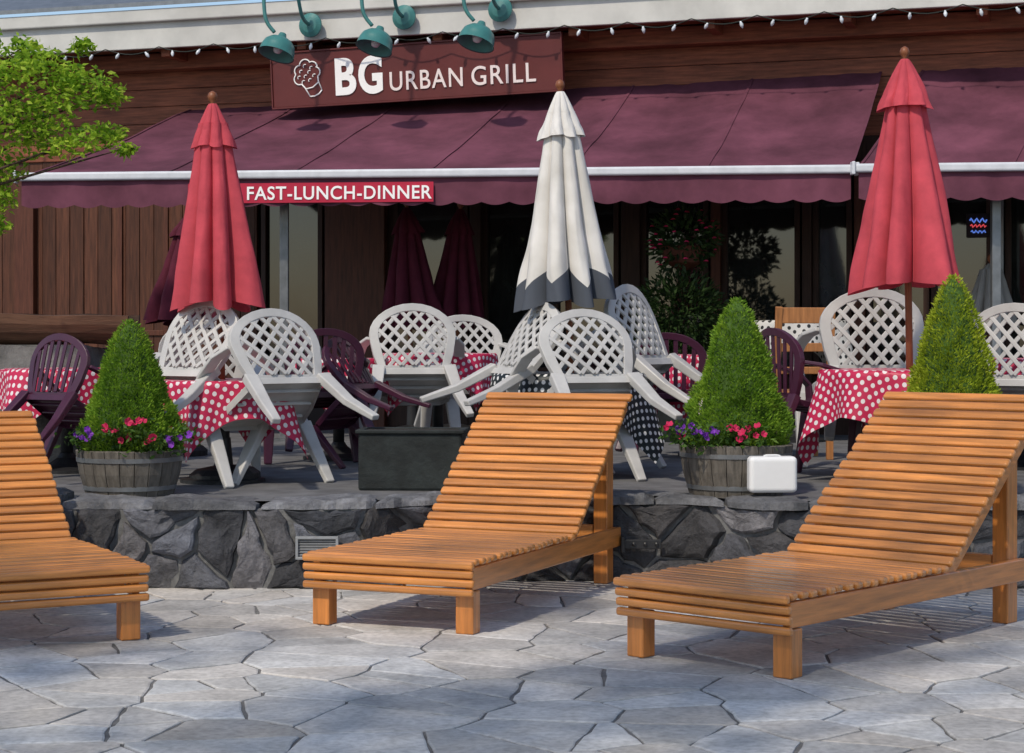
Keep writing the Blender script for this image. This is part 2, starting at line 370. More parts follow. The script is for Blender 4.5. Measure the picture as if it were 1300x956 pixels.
# ---------------------------------------------------------------- loungers
def lounger(legR,yaw,label,top=.985,run=.83):
    ps=R(yaw); lx,ly=.355,.10
    off=Vector((math.cos(ps)*lx+math.sin(ps)*ly,-math.sin(ps)*lx+math.cos(ps)*ly,0))
    t=thing('sun_lounger',Vector((legR[0],legR[1],0))-off,label,'sun lounger','slatted wooden sun loungers on the patio',(0,0,-ps))
    W=.84; zt=.33
    g=MB(); y=.035; 
    while y<1.215:
        g.box((random.uniform(-.006,.006),y+.028,zt-.015+random.uniform(-.002,.002)),(W+random.uniform(-.006,.006),.047,.03),Matrix.Rotation(R(random.uniform(-.35,.35)),3,'Z')); y+=.0632
    g.build('seat',M['wood'],t,bevel=.012,segs=3)
    g=MB()
    for i in range(4): g.box((random.uniform(-.004,.004),.016-.004*(i==0)+.003*i,zt-.022-i*.0405),(W,.032,.0335))
    g.build('front_slats',M['wood'],t,bevel=.011,segs=3)
    hy,hz=1.245,zt-.01; ln=math.hypot(run,top-hz); dy,dz=run/ln,(top-hz)/ln; ang=math.atan2(dz,dy); rot=Matrix.Rotation(ang,3,'X')
    g=MB(); q=.03
    while q<ln-.02:
        g.box((random.uniform(-.006,.006),hy+dy*q,hz+dz*q),(W+random.uniform(-.006,.006),.047,.03),Matrix.Rotation(R(random.uniform(-.35,.35)),3,'Z')@rot); q+=.0632
    g.build('backrest',M['wood'],t,bevel=.012,segs=3)
    for sgn in(-1,1):
        g=MB(); g.box((sgn*.376,1.02,.241),(.036,1.92,.10)); g.build('side_rail',M['wood_y'],t,bevel=.006)
        g=MB(); nx_=Vector((0,dz,-dy)); a=Vector((sgn*.360,hy,hz))+nx_*.056; g.ribbon([a-Vector((0,dy,dz))*.02,a+Vector((0,dy,dz))*(ln-.01)],.04,.075,(1,0,0)); g.build('backrest_rail',M['wood_y'],t,bevel=.005)
        g=MB(); g.box((sgn*.355,.10,.094),(.085,.08,.188)); g.build('leg',M['wood_z'],t,bevel=.006)
        fy=1.92; zz=hz+(fy-hy)/dy*dz-.10
        g=MB(); g.box((sgn*.316,fy,zz/2),(.078,.095,zz)); g.build('leg',M['wood_z'],t,bevel=.006)
    g=MB(); g.box((0,1.90,.26),(.54,.04,.09)); g.build('cross_bar',M['wood'],t,bevel=.005)
    for yy in(.16,1.2): g=MB(); g.box((0,yy,.25),(.70,.04,.07)); g.build('seat_bearer',M['wood'],t,bevel=.005)
    return t
lounger((X(594,8.28),8.28),23,'middle wooden sun lounger, angled to the right in front of the stone wall vent')
lounger((X(1000,7.22),7.22),42,'nearest wooden sun lounger, at the right, in front of the white case and barrel',1.03,.89)
lounger((X(163,8.12),8.12),-28,'left wooden sun lounger cut off by the photo edge, turned to the left',.93,.85)
# ---------------------------------------------------------------- tables and cloths
TB={}
def table(key,px,d,r,h,cm,tl,cl,rotz=.3,drop=.2):
    x=X(px,d); TB[key]=(x,d,r,h); t=thing('round_table',(x,d,TZ),tl,'table','cloth-covered terrace tables')
    g=MB(); g.lathe([(r*.96,h-.03),(r,h-.02),(r,h-.004)],40); g.build('tabletop',M['dark_metal'],t)
    g=MB(); g.tube([(0,0,.03),(0,0,h-.03)],.04,12); g.build('pedestal',M['dark_metal'],t,smooth=True)
    g=MB(); g.lathe([(.25,0),(.25,.02),(.12,.045),(.06,.09),(.042,.12)],28); g.build('base',M['dark_metal'],t)
    S=r+drop; n=60; g=MB(); vs=[];uv=[]; ph=random.random()*6; kf=random.choice([7,8,9])
    for i in range(n+1):
        for j in range(n+1):
            u=-S+2*S*i/n; v=-S+2*S*j/n; l=math.hypot(u,v); a=math.atan2(v,u)
            if l<=r+.004: q=(u,v,h+.003+.0015*math.sin(u*14)*math.sin(v*11))
            else:
                dr=l-r; rr=r+.010+dr*(.10+.15*math.cos(kf*a+ph)+.05*math.cos(3*a+ph*2)); rr=max(rr,r+.008)
                q=(rr*math.cos(a),rr*math.sin(a),h+.003-dr*.97)
            vs.append(q); uv.append((u,v))
    g.add(vs,[(i*(n+1)+j,(i+1)*(n+1)+j,(i+1)*(n+1)+j+1,i*(n+1)+j+1) for i in range(n) for j in range(n)],uvs=uv)
    o=g.build('tablecloth',M[cm],smooth=True); o.location=(x,d,TZ); o.rotation_euler=(0,0,rotz)
    tag(o,cl,'tablecloth','polka dot tablecloths')
table('t1',283,11.15,.40,.60,'red_polka','round table under the left red umbrella','red polka dot cloth on the table under the left red umbrella',.5,.22)
table('t2',85,12.0,.40,.65,'red_polka','round table behind the left spruce','red polka dot cloth on the table behind the left spruce',.2,.24)
table('t3',430,13.2,.34,.70,'red_polka','round table beyond the nearest white chair on the left','red polka dot cloth just beyond the nearest white chair on the left',.7)
table('t4',556,13.7,.42,.73,'red_polka','round table in the shade left of the white umbrella','red polka dot cloth in the shade left of the white umbrella',.1)
table('t5',722,11.6,.46,.63,'black_polka','round table under the white umbrella','black cloth with white dots on the table under the white umbrella',.35,.26)
table('t6',905,13.5,.44,.72,'red_polka','round table behind the middle spruce','red polka dot cloth behind the middle spruce',.25)
table('t7',1143,11.2,.47,.66,'red_polka','round table under the right red umbrella','red polka dot cloth with a long hanging corner under the right red umbrella',.72,.28)
table('t8',1300,12.3,.40,.71,'red_polka','round table at the right photo edge','red polka dot cloth at the right photo edge',.1)
table('t9',1010,15.4,.42,.98,'white_polka','tall table deep under the awning behind the wooden chair','white cloth with black dots deep under the awning behind the wooden chair',.0)
# ---------------------------------------------------------------- plastic chairs
out=[(-.19,0),(-.222,.12),(-.24,.24)]+[(-.24*math.cos(a),.27+.185*math.sin(a)) for a in [PI*i/14 for i in range(15)]]+[(.24,.24),(.222,.12),(.19,0)]
def bk(u,v): return Vector((u,.205+.25*v-.8*u*u,.43+.955*v))
def clipline(poly,p,d):
    t0,t1=-9,9
    for i in range(len(poly)):
        a=poly[i]; b=poly[(i+1)%len(poly)]; nx,ny=(b[1]-a[1]),-(b[0]-a[0]) 
        den=-(nx*d[0]+ny*d[1]); num=-(nx*(a[0]-p[0])+ny*(a[1]-p[1]))
        if abs(den)<1e-9:
            continue
        t=num/den
        if den>0: t1=min(t1,t)
        else: t0=max(t0,t)
    return (t0,t1) if t1-t0>.03 else None
def make_chair(m,label,group,slatted):
    t=thing('plastic_chair',(0,0,0),label,'chair',group)
    g=MB()
    vs=[]; inn=[]
    for (u,v) in out:
        l=math.hypot(u-0,v-.2); f=1-.05/max(l,.05); inn.append((u*f,.2+(v-.2)*f))
    nn=len(out)
    for th in(-.011,.011):
        for q in out: vs.append(bk(*q)+Vector((0,th*1.5,-.25*th)))
        for q in inn: vs.append(bk(*q)+Vector((0,th,-.25*th)))
    fs=[]
    for i in range(nn):
        j=(i+1)%nn
        fs+=[(i,j,nn+j,nn+i),(2*nn+i,2*nn+j,3*nn+j,3*nn+i),(i,j,2*nn+j,2*nn+i),(nn+i,nn+j,3*nn+j,3*nn+i)]
    g.add(vs,fs)
    bars=[]
    if slatted:
        for i in range(-3,4): bars.append(((i*.052,.2),(i*.02/math.hypot(1,i*.02),1/math.hypot(1,i*.02)),.026))
    else:
        for sg in(-1,1):
            d=(math.cos(R(54))*sg,math.sin(R(54)))
            for i in range(-6,7): bars.append(((-d[1]*i*.056,.22+d[0]*i*.056),d,.022))
    for p,d,wd in bars:
        r=clipline(inn,p,d)
        if not r: continue
        a,b=r[0]-.006,r[1]+.006; kk=5
        g.ribbon([bk(p[0]+d[0]*(a+(b-a)*s/kk),p[1]+d[1]*(a+(b-a)*s/kk))+Vector((0,.0015*(1 if d[0]>0 else -1),0)) for s in range(kk+1)],wd,.013,(-d[1],.25*d[0],.955*d[0]))
    g.build('backrest',m,t,bevel=.003)
    g=MB(); pl=[(-.19,.215),(.19,.215),(.235,-.05),(.24,-.19),(.19,-.245),(-.19,-.245),(-.24,-.19),(-.235,-.05)]; q=len(pl)
    vs=[(a,b,.435) for a,b in pl]+[(a*.96,b*.96,.395) for a,b in pl]
    vs+=[(a*.5,b*.5,.422) for a,b in pl]
    g.add(vs,[(i,(i+1)%q,q+(i+1)%q,q+i) for i in range(q)]+[(i,(i+1)%q,2*q+(i+1)%q,2*q+i) for i in range(q)]+[tuple(2*q+i for i in range(q))])
    for yy in(-.12,0,.12): g.box((0,yy,.405),(.40,.012,.022))
    g.build('seat',m,t,bevel=.006)
    for s in(-1,1):
        g=MB(); g.ribbon([(s*.232,.205,.665),(s*.272,.11,.668),(s*.288,-.03,.655),(s*.284,-.15,.635),(s*.272,-.215,.585),(s*.262,-.235,.50),(s*.255,-.235,.42)],[.05,.062,.062,.06,.058,.06,.062],.024,(1,0,0)); g.build('armrest',m,t,bevel=.006)
        g=MB(); g.ribbon([(s*.252,-.225,.43),(s*.262,-.24,.2),(s*.272,-.255,0)],[.075,.06,.045],[.05,.042,.034],(1,0,0)); g.build('leg',m,t,bevel=.007)
        g=MB(); g.ribbon([(s*.195,.20,.45),(s*.225,.275,.2),(s*.265,.37,0)],[.07,.056,.043],[.055,.045,.034],(1,0,0)); g.build('leg',m,t,bevel=.007)
    return t
WG='white lattice-back plastic chairs on the terrace'; MG='dark maroon plastic chairs on the terrace'
protos={'w':None,'m':None}
def chair(kind,px,d,yaw,tilt,label,k_=.96,wide=1.2):
    if protos[kind] is None:
        protos[kind]=make_chair(M['white'] if kind=='w' else M['maroon_pl'],label,WG if kind=='w' else MG,kind=='m'); t=protos[kind]
    else:
        t=dup(protos[kind]); t['label']=label
    s=math.sin(R(abs(tilt))); t.scale=(k_*wide,k_,k_)
    t.location=(X(px,d),d,TZ+((.255 if tilt>0 else .37)*s)*k_+.003); t.rotation_euler=(R(tilt),0,R(yaw))
chair('w',212,10.92,142,40,'white plastic chair tipped against the left red table, just right of the left spruce',1.04)
chair('w',380,10.70,220,40,'nearest white plastic chair on the left, tipped against the red polka dot table',.98,1.28)
chair('w',258,11.85,12,18,'white plastic chair half hidden behind the pole of the left red umbrella')
chair('w',527,12.9,190,30,'white plastic chair in shade tipped against the red table at middle back',1.04)
chair('w',590,14.7,8,12,'small far white plastic chair in shade just left of the white umbrella',1.06)
chair('w',614,11.3,116,46,'white plastic chair leaning steeply on the left side of the black dotted table',1.04)
chair('w',768,10.85,204,40,'white plastic chair tipped against the near side of the black dotted table',.98,1.28)
chair('w',852,11.85,240,38,'white plastic chair leaning on the right side of the black dotted table',1.14)
chair('w',1106,12.0,184,18,'greyish white plastic chair behind the red table under the right red umbrella',1.16)
chair('w',1290,11.7,150,18,'white plastic chair at the right photo edge beyond the golden spruce',1.06)
chair('m',56,11.1,146,30,'maroon plastic chair at the left photo edge above the left lounger',.84)
chair('m',132,12.9,12,6,'maroon plastic chair behind the left spruce top',.84)
chair('m',408,12.5,200,12,'maroon plastic chair behind the nearest white chair on the left',.94)
chair('m',487,12.4,245,48,'maroon plastic chair tipped over beside the dark planter box',.84)
chair('m',852,13.0,165,8,'maroon plastic chair between the white umbrella and the middle spruce',.94)
chair('m',1003,11.5,112,12,'maroon plastic chair tipped against the red table right of the middle spruce',.94)
# wooden chair
t=thing('wooden_chair',(X(1010,13.3),13.3,TZ+.0),'pale wooden dining chair under the awning behind the middle spruce','chair',None,(0,0,R(186)))
for s in(-1,1):
    g=MB(); g.box((s*.19,-.19,.225),(.04,.04,.45)); g.build('leg',M['chairwood'],t,bevel=.004)
    g=MB(); g.ribbon([(s*.19,.2,0),(s*.19,.2,.48),(s*.185,.27,1.06)],.045,.04,(1,0,0)); g.build('leg',M['chairwood'],t,bevel=.004)
g=MB(); g.box((0,0,.465),(.44,.44,.03)); g.build('seat',M['chairwood'],t,bevel=.006)
g=MB()
for z,h in((1.0,.11),(.78,.06),(.62,.05)): g.box((0,.2+(z-.48)*.125,z),(.335,.022,h))
g.build('backrest',M['chairwood'],t,bevel=.005)
# ---------------------------------------------------------------- umbrellas
def umbrella(px,d,ztop,zbot,rb,m,label,lean=0,hem=False,seed=1):
    rnd=random.Random(seed)
    t=thing('patio_umbrella',(X(px,d),d,TZ),label,'umbrella','closed patio umbrellas',(0,R(lean),0))
    L=ztop-TZ; zb=zbot-TZ
    g=MB(); g.tube([(0,0,.1),(0,0,L-.08)],.021,12); g.build('pole',M['pole'],t,smooth=True)
    g=MB(); g.lathe([(.012,L-.09),(.02,L-.075),(.012,L-.06),(.026,L-.045),(.03,L-.025),(.022,L-.005),(.004,L+.006)],14); g.build('finial',M['pole'],t,smooth=True)
    g=MB(); g.lathe([(.21,0),(.21,.05),(.17,.08),(.05,.10),(.04,.26),(.03,.26)],24); g.build('base',M['dark_metal'],t)
    zc=L-.07; amp=[rnd.uniform(.75,1.2) for _ in range(8)]; sk=[rnd.uniform(-.6,.6) for _ in range(8)]; lz=[rnd.uniform(-.02,.05) for _ in range(8)]
    def canopy(z0,z1,r0,r1,A0,A1,nm,hemv,pw=1.0,mm=m):
        g=MB(); n=192; mth=36; vs=[]; uv=[]
        for i in range(mth+1):
            s=i/mth
            for j in range(n+1):
                a=2*PI*j/n; la=(a/(2*PI)*8)%8; ki=int(la)%8; fr=la-int(la)
                fr2=min(1,max(0,fr+sk[ki]*fr*(1-fr))); lobe=max(0,math.sin(PI*fr2))**.6
                A=A0+(A1-A0)*s
                rr=(r0+(r1-r0)*s**pw)*(1-A+A*1.7*lobe*(1+(amp[ki]-1)*s))
                rr*=1+.06*noise.noise(Vector((math.cos(a)*3,math.sin(a)*3,s*3+seed)))*s*2+.018*noise.noise(Vector((math.cos(a)*10,math.sin(a)*10,s*9+seed)))
                z=z0+(z1-z0)*s - (lobe*.03+lz[ki]*lobe)*s**4*(1 if hemv else .3)
                aa=a+.12*s*math.sin(s*2+seed)
                vs.append((rr*math.cos(aa),rr*math.sin(aa),z)); uv.append((j/n,s))
        g.add(vs,[(i*(n+1)+j,i*(n+1)+j+1,(i+1)*(n+1)+j+1,(i+1)*(n+1)+j) for i in range(mth) for j in range(n)],uvs=uv)
        return g.build(nm,mm,t,smooth=True,fix=False)
    hgt=zc-zb
    canopy(zc-hgt*.10,zb,.080,rb,.16,.46,'canopy',True,1.0)
    canopy(zc,zc-hgt*.215,.022,rb*.56,.10,.20,'vent_cap',False,.85,mm=(M['white_canvas'] if hem else m))
umbrella(286,11.15,2.74,1.51,.218,M['red_canvas'],'closed red umbrella at the left over the red polka dot table',-1.9,seed=3)
umbrella(730,11.6,2.87,1.53,.235,M['hem'],'closed white umbrella with slate grey hem over the black dotted table',-2.2,hem=True,seed=5)
umbrella(1157,11.2,3.01,1.62,.268,M['red_canvas'],'closed red umbrella at the right, tallest, over the red table',-.9,seed=8)
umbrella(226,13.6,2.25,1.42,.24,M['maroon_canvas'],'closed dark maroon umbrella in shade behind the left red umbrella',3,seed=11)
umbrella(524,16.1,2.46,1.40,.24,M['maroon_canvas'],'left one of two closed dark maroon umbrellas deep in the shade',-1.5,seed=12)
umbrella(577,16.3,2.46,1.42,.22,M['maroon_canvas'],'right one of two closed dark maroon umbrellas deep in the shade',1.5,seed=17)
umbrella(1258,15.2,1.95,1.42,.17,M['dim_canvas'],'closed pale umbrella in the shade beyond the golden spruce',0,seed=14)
# ---------------------------------------------------------------- planters, spruces, petunias
def barrel(px,d,r,h,label,z=TZ):
    t=thing('barrel_planter',(X(px,d),d,z),label,'planter','half barrel planters on the terrace edge')
    g=MB(); n=22
    for i in range(n):
        a=2*PI*i/n; ca,sa=math.cos(a),math.sin(a); w=2*PI/n
        g.ribbon([(r*.80*ca,r*.80*sa,0),(r*.93*ca,r*.93*sa,h*.5),(r*ca,r*sa,h+random.uniform(-.003,.003))],[r*.80*w*.998,r*.93*w*.998,r*w*.998],.026,(-sa,ca,0))
    g.build('staves',M['barrel'],t,bevel=.002)
    for q in(.18,.80):
        rr=r*(.80+.21*q)+.014; g=MB(); g.lathe([(rr,h*q-.012),(rr+.005,h*q-.012),(rr+.007,h*q+.012),(rr+.002,h*q+.012)],44,cap=False); g.build('hoop',M['grey_metal'],t)
    g=MB(); g.lathe([(r*.9,h-.06),(r*.9,h-.035),(.02,h-.02)],24); g.build('soil',M['soil'],t)
def spruce(px,d,z,hh,rb,m,label,n=22000):
    t=thing('spruce_shrub',(X(px,d),d,z),label,'shrub','clipped cone spruces in barrels')
    def prof(s): return rb*((1-s)**.62)*(.82+.18*min(1,s*6+.15))+.004
    def lump(a,s): return 1+.15*noise.noise(Vector((math.cos(a)*1.6+px,math.sin(a)*1.6,s*3.6)))+.10*noise.noise(Vector((math.cos(a)*4+px,math.sin(a)*4,s*9)))
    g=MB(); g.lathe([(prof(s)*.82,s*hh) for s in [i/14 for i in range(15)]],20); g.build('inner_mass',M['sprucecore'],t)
    g=MB(); g.tube([(0,0,-.06),(0,0,.12)],.022,8); g.build('stem',M['bark'],t)
    g=MB()
    for i in range(n):
        s=1-math.sqrt(random.random()); s=min(.985,s); a=random.random()*2*PI
        cl=noise.noise(Vector((math.cos(a)*rb*12,math.sin(a)*rb*12,s*hh*12)))
        rr=prof(s)*lump(a,s)*(.94+.17*cl+random.uniform(-.08,.06)); p=Vector((rr*math.cos(a),rr*math.sin(a),s*hh+random.uniform(-.01,.01)))
        d_=Vector((math.cos(a)*.9,math.sin(a)*.9,.75))+Vector((random.gauss(0,.4),random.gauss(0,.4),random.gauss(0,.3)))
        g.leaf(p,d_,random.uniform(.014,.030),random.uniform(.006,.010))
    for i in range(90):
        p=Vector((random.gauss(0,.012),random.gauss(0,.012),hh*random.uniform(.95,.995))); g.leaf(p,Vector((random.gauss(0,.6),random.gauss(0,.6),1)),.025,.008)
    g.build('needles',m,t,fix=False)
def petunia(px,d,z,pts,label,matname):
    base=Vector((X(px,d),d,z)); t=thing('petunia_plant',base,label,'flowers')
    g=MB()
    for (ppx,ppy,dd) in pts:
        c=P(ppx,ppy,dd)-base
        for _ in range(30):
            p=c+Vector((random.gauss(0,.035),random.gauss(0,.03)+.02,random.gauss(-.025,.025)))
            g.leaf(p,Vector((random.gauss(0,1),random.gauss(-.4,.8),random.gauss(.3,.6))),random.uniform(.03,.05),random.uniform(.015,.024))
        g.tube([c+Vector((0,.03,-.02)),Vector((c.x*.7,c.y+.10,min(c.z,0)-.02))],.004,5)
    g.build('foliage',M['petleaf'],t,fix=False)
    for (ppx,ppy,dd) in pts:
        c=P(ppx,ppy,dd)-base
        for rep in range(2):
            cc=c+Vector((random.uniform(-.032,.032),random.uniform(-.03,.01),random.uniform(-.026,.026)))
            nrm=Vector((random.gauss(0,.45),-1,random.gauss(.5,.4))).normalized(); e1=nrm.orthogonal().normalized(); e2=nrm.cross(e1); r=random.uniform(.016,.024)
            vs=[cc-nrm*.012]
            for i in range(20):
                a=2*PI*i/20; rr=r*(.86+.16*abs(math.cos(2.5*a))); vs.append(cc+(e1*math.cos(a)+e2*math.sin(a))*rr+nrm*.004*math.cos(5*a))
            g=MB(); g.add(vs,[(0,i+1,(i+1)%20+1) for i in range(20)]); g.build('flower',M[matname],t,fix=False)
barrel(165,10.28,.275,.245,'left half barrel planter beside the nearest left white chair')
barrel(934,10.28,.295,.275,'middle half barrel planter beside the white case')
barrel(1212,10.25,.29,.26,'right half barrel planter mostly hidden behind the nearest lounger')
spruce(165,10.28,TZ+.225,.715,.28,M['spruce'],'left cone-shaped spruce in a half barrel')
spruce(936,10.28,TZ+.25,.81,.285,M['spruce'],'middle deep green cone-shaped spruce in a half barrel')
spruce(1210,10.25,TZ+.23,.955,.295,M['spruce_y'],'right golden green cone-shaped spruce rising behind the nearest lounger')
def row(a,b,n,y0,y1,d): return [(a+(b-a)*(i+.5)/n+random.uniform(-4,4),random.uniform(y0,y1),d+random.uniform(-.03,.03)) for i in range(n)]
petunia(165,10.05,TZ+.25,row(128,205,7,535,562,10.0),'pink petunias in the left barrel','pink')
petunia(100,10.1,TZ+.25,row(84,122,3,546,560,10.06)+row(205,238,3,548,562,10.06),'purple petunias at both sides of the left barrel','purple')
petunia(950,10.05,TZ+.27,row(925,968,5,540,555,10.0)+[(852,542,10.02),(862,552,10.02)],'pink petunias in the middle barrel','pink')
petunia(880,10.05,TZ+.27,row(858,915,6,542,566,10.0),'purple petunias at the left of the middle barrel','purple')
# white case, dark box planter
t=thing('carrying_case',(X(980,9.92),9.92,WT+.075),'white plastic carrying case standing on the wall beside the middle barrel','case',None,(0,0,R(4)))
g=MB(); g.box((0,0,.095),(.255,.10,.19)); g.build('body',M['case'],t,bevel=.024,segs=4)
g=MB(); g.ribbon([(-.045,0,.184),(-.04,0,.193),(-.025,0,.196),(.025,0,.196),(.04,0,.193),(.045,0,.184)],.02,.008,(0,1,0)); g.build('handle',M['case'],t,bevel=.002)
t=thing('planter_box',(X(524,10.65),10.65,TZ),'dark square planter box between the left and middle groups of white chairs','planter',None,(0,0,R(-3)))
g=MB(); g.box((0,0,.16),(.58,.30,.32)); g.build('body',M['planterbox'],t,bevel=.014)
g=MB()
for s in(-1,1): g.box((0,s*.145,.328),(.61,.04,.022)); g.box((s*.285,0,.328),(.04,.25,.022))
g.build('rim',M['planterbox'],t,bevel=.006)
g=MB(); g.box((0,0,.325),(.52,.24,.012)); g.build('soil',M['soil'],t)
# rock and trough at left
t=thing('rock_block',(X(40,12.7),12.7,TZ),'rough grey boulder under the timber trough at the left','rock')
bm=bmesh.new(); bmesh.ops.create_cube(bm,size=1); bmesh.ops.subdivide_edges(bm,edges=bm.edges[:],cuts=9,use_grid_fill=True)
for v in bm.verts:
    sph=v.co.normalized()*.62; v.co=v.co.lerp(sph,.35)
    v.co=Vector((v.co.x*.92,v.co.y*.6,v.co.z*.84+.39)); v.co+=Vector((noise.noise(v.co*3),noise.noise(v.co*3+Vector((5,0,0))),noise.noise(v.co*3+Vector((0,5,0)))))*.09
    v.co.z=min(.80,max(0,v.co.z))
me=bpy.data.meshes.new('rock_body'); bm.to_mesh(me); bm.free(); me.materials.append(M['rock']); o=bpy.data.objects.new('rock_body',me); C.objects.link(o); o.parent=t
t=thing('timber_trough',(X(72,12.7),12.7,TZ+.80),'long brown hollowed log trough resting on the boulder at the left','trough')
prof=[(-.22*math.cos(a),.20-.20*math.sin(a)) for a in [PI*i/10 for i in range(11)]]+[(.17*math.cos(a),.205-.13*math.sin(a)) for a in [PI*i/8 for i in range(9)]]; q=len(prof)
g=MB(); vs=[]; ns=14
for i in range(ns+1):
    xx=-.66+1.18*i/ns
    for a,b in prof: vs.append((xx,a*(1+.06*noise.noise(Vector((xx*3,a,0)))),b+.02*noise.noise(Vector((xx*3,a*4,b)))))
fs=[]
for i in range(ns):
    for j in range(q): fs.append((i*q+j,i*q+(j+1)%q,(i+1)*q+(j+1)%q,(i+1)*q+j))
for e_ in(0,ns):
    for j in range(10): fs.append((e_*q+j,e_*q+j+1,e_*q+min(q-1,q-1-int((j+1)*.8)),e_*q+q-1-int(j*.8)) if int((j+1)*.8)!=int(j*.8) else (e_*q+j,e_*q+j+1,e_*q+q-1-int(j*.8)))
g.add(vs,fs); g.build('trough_body',M['trough'],t)
for xx in(-.60,.46): g=MB(); g.box((xx,0,.125),(.06,.27,.10)); g.build('end_board',M['trough'],t,bevel=.004)
# ---------------------------------------------------------------- tree at left
tb=Vector((-4.15,12.2,0)); t=thing('tree',tb,'bright green leafy tree reaching in at the upper left','tree')
g=MB(); g.tube([(0,0,0),(.05,0,1.0),(-.02,.03,2.0),(.05,0,2.7),(.0,0,3.4)],[.11,.09,.075,.055,.03],10); g.build('trunk',M['bark'],t,smooth=True)
cl=[(18,90,.18),(55,78,.12),(104,58,.06),(112,110,.15),(70,128,.18),(22,150,.21),(138,170,.10),(92,180,.13),(46,172,.15),(-4,212,.16),(140,120,.09),(-10,252,.12),(-40,120,.25),(-60,200,.28),(-110,150,.3),(-120,60,.3),(-60,50,.25),(160,188,.05),(85,98,.11),(-10,282,.08),(30,60,.09)]
g=MB(); lf=MB()
for (a,b,r) in cl:
    c=P(a,b,12.1+random.uniform(-.25,.25))-tb; z0=min(c.z-.15,3.0)*.8
    g.tube([(0.03,0,z0*.98),Vector((c.x*.5,c.y*.5,(z0+c.z)/2+.08)),c],[.026,.011,.003],6)
    for _ in range(int(1700*r)+30):
        v=Vector((random.gauss(0,1),random.gauss(0,1),random.gauss(0,.8))).normalized()*r*random.random()**.45
        v.x*=1.3
        lf.leaf(c+v,Vector((random.gauss(.3,1),random.gauss(-.2,1),random.gauss(-.35,.5))),random.uniform(.036,.066),random.uniform(.018,.032))
g.build('limbs',M['bark'],t,smooth=True); lf.build('crown',M['leaf'],t,fix=False)
# tree outside the frame that dapples the patio
tb=Vector((-4.6,-.6,0)); t=thing('shade_tree',tb,'tall leafy tree on the near side of the patio, outside the photo','tree')
g=MB(); g.tube([(0,0,0),(.1,.05,1.5),(.3,.2,3.2),(.9,.8,5.0),(1.3,1.3,6.4)],[.22,.17,.14,.1,.04],10); g.build('trunk',M['bark'],t,smooth=True)
g=MB(); lf=MB(); rr_=random.Random(21)
for _ in range(46):
    c=Vector((rr_.uniform(-1.2,6.6),rr_.uniform(1.0,5.2),rr_.uniform(5.0,6.4))); s0=Vector((.6,.5,rr_.uniform(3.6,5)))
    g.tube([s0,s0.lerp(c,.5)+Vector((0,0,.2)),c],[.05,.03,.01],6); r=rr_.uniform(.4,.75)
    for _ in range(80):
        v=Vector((random.gauss(0,1),random.gauss(0,1),random.gauss(0,.6))).normalized()*r*random.random()**.4
        lf.leaf(c+v,Vector((random.gauss(0,1),random.gauss(0,1),random.gauss(-.2,.5))),random.uniform(.14,.22),random.uniform(.08,.13))
g.build('limbs',M['bark'],t,smooth=True); lf.build('crown',M['leaf'],t,fix=False)
# ---------------------------------------------------------------- building
A=R(18); DB=17.3; BO=Vector((0,DB,0)); U=Vector((math.cos(A),-math.sin(A),0)); Wn=Vector((math.sin(A),math.cos(A),0))
def fl(px,py,off=0):
    rx=(px-650)/F; D=math.cos(A)*DB+off; s=D/(math.sin(A)*rx+math.cos(A)); p=Vector((rx*s,s,0))-BO
    return p.dot(U),H+(YH-py)/F*s
def bloc(u,off,z): return BO+U*u+Wn*off+Vector((0,0,z))
bld=thing('restaurant_building',BO,'timber restaurant front with dark windows behind the maroon awnings','building',None,(0,0,-A))
def bbox(g,px0,px1,z0,z1,o0,o1):
    u0=fl(px0,425,o0)[0]; u1=fl(px1,425,o0)[0]; g.box(((u0+u1)/2,(o0+o1)/2,(z0+z1)/2),(u1-u0,o1-o0,z1-z0))
g=MB(); u0=fl(-500,425)[0]; u1=fl(1900,425)[0]; z=3.02
while z<4.3: g.box(((u0+u1)/2,-.02+random.uniform(-.003,.003),z+.083),(u1-u0,.05,.164)); z+=.168
g.build('upper_wall',M['siding'],bld,bevel=.006)
g=MB(); g.box(((u0+u1)/2,-.16,3.93),(u1-u0,.18,.16)); g.build('beam',M['siding'],bld,bevel=.01)
g=MB(); g.box(((u0+u1)/2,-.34,4.04),(u1-u0,.62,.03)); g.build('soffit',M['siding'],bld)
g=MB(); g.box(((u0+u1)/2,-.69,4.16),(u1-u0,.05,.36)); g.build('fascia',M['fascia'],bld,bevel=.006)
g=MB(); g.box(((u0+u1)/2,-.745,4.28),(u1-u0,.055,.12)); g.build('gutter',M['fascia'],bld,bevel=.012)
g=MB(); g.add([(u0,-.8,4.36),(u1,-.8,4.36),(u1,3.5,5.9),(u0,3.5,5.9),(u0,-.8,4.40),(u1,-.8,4.40),(u1,3.5,5.94),(u0,3.5,5.94)],[(0,1,2,3),(4,5,6,7),(0,1,5,4),(2,3,7,6),(1,2,6,5),(0,3,7,4)]); g.build('roof',M['grey_metal'],bld)
for px in range(60,1400,170):
    u,zz=fl(px,90,-.3); g=MB(); g.box((u,-.36,3.97),(.09,.5,.11)); g.build('rafter_end',M['siding'],bld,bevel=.006)
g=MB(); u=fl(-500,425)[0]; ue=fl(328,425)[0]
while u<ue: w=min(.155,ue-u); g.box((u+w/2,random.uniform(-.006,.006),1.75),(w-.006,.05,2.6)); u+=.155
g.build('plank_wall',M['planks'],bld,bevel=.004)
g=MB(); bbox(g,-500,1900,TZ,3.02,.06,.12); g.build('wall',M['dark'],bld)
g=MB(); bbox(g,490,1900,TZ,.95,-.02,.05); g.build('apron_wall',M['darkwood'],bld)
g=MB(); bbox(g,330,1900,2.80,3.019,-.045,.05); g.build('lintel',M['darkwood'],bld)
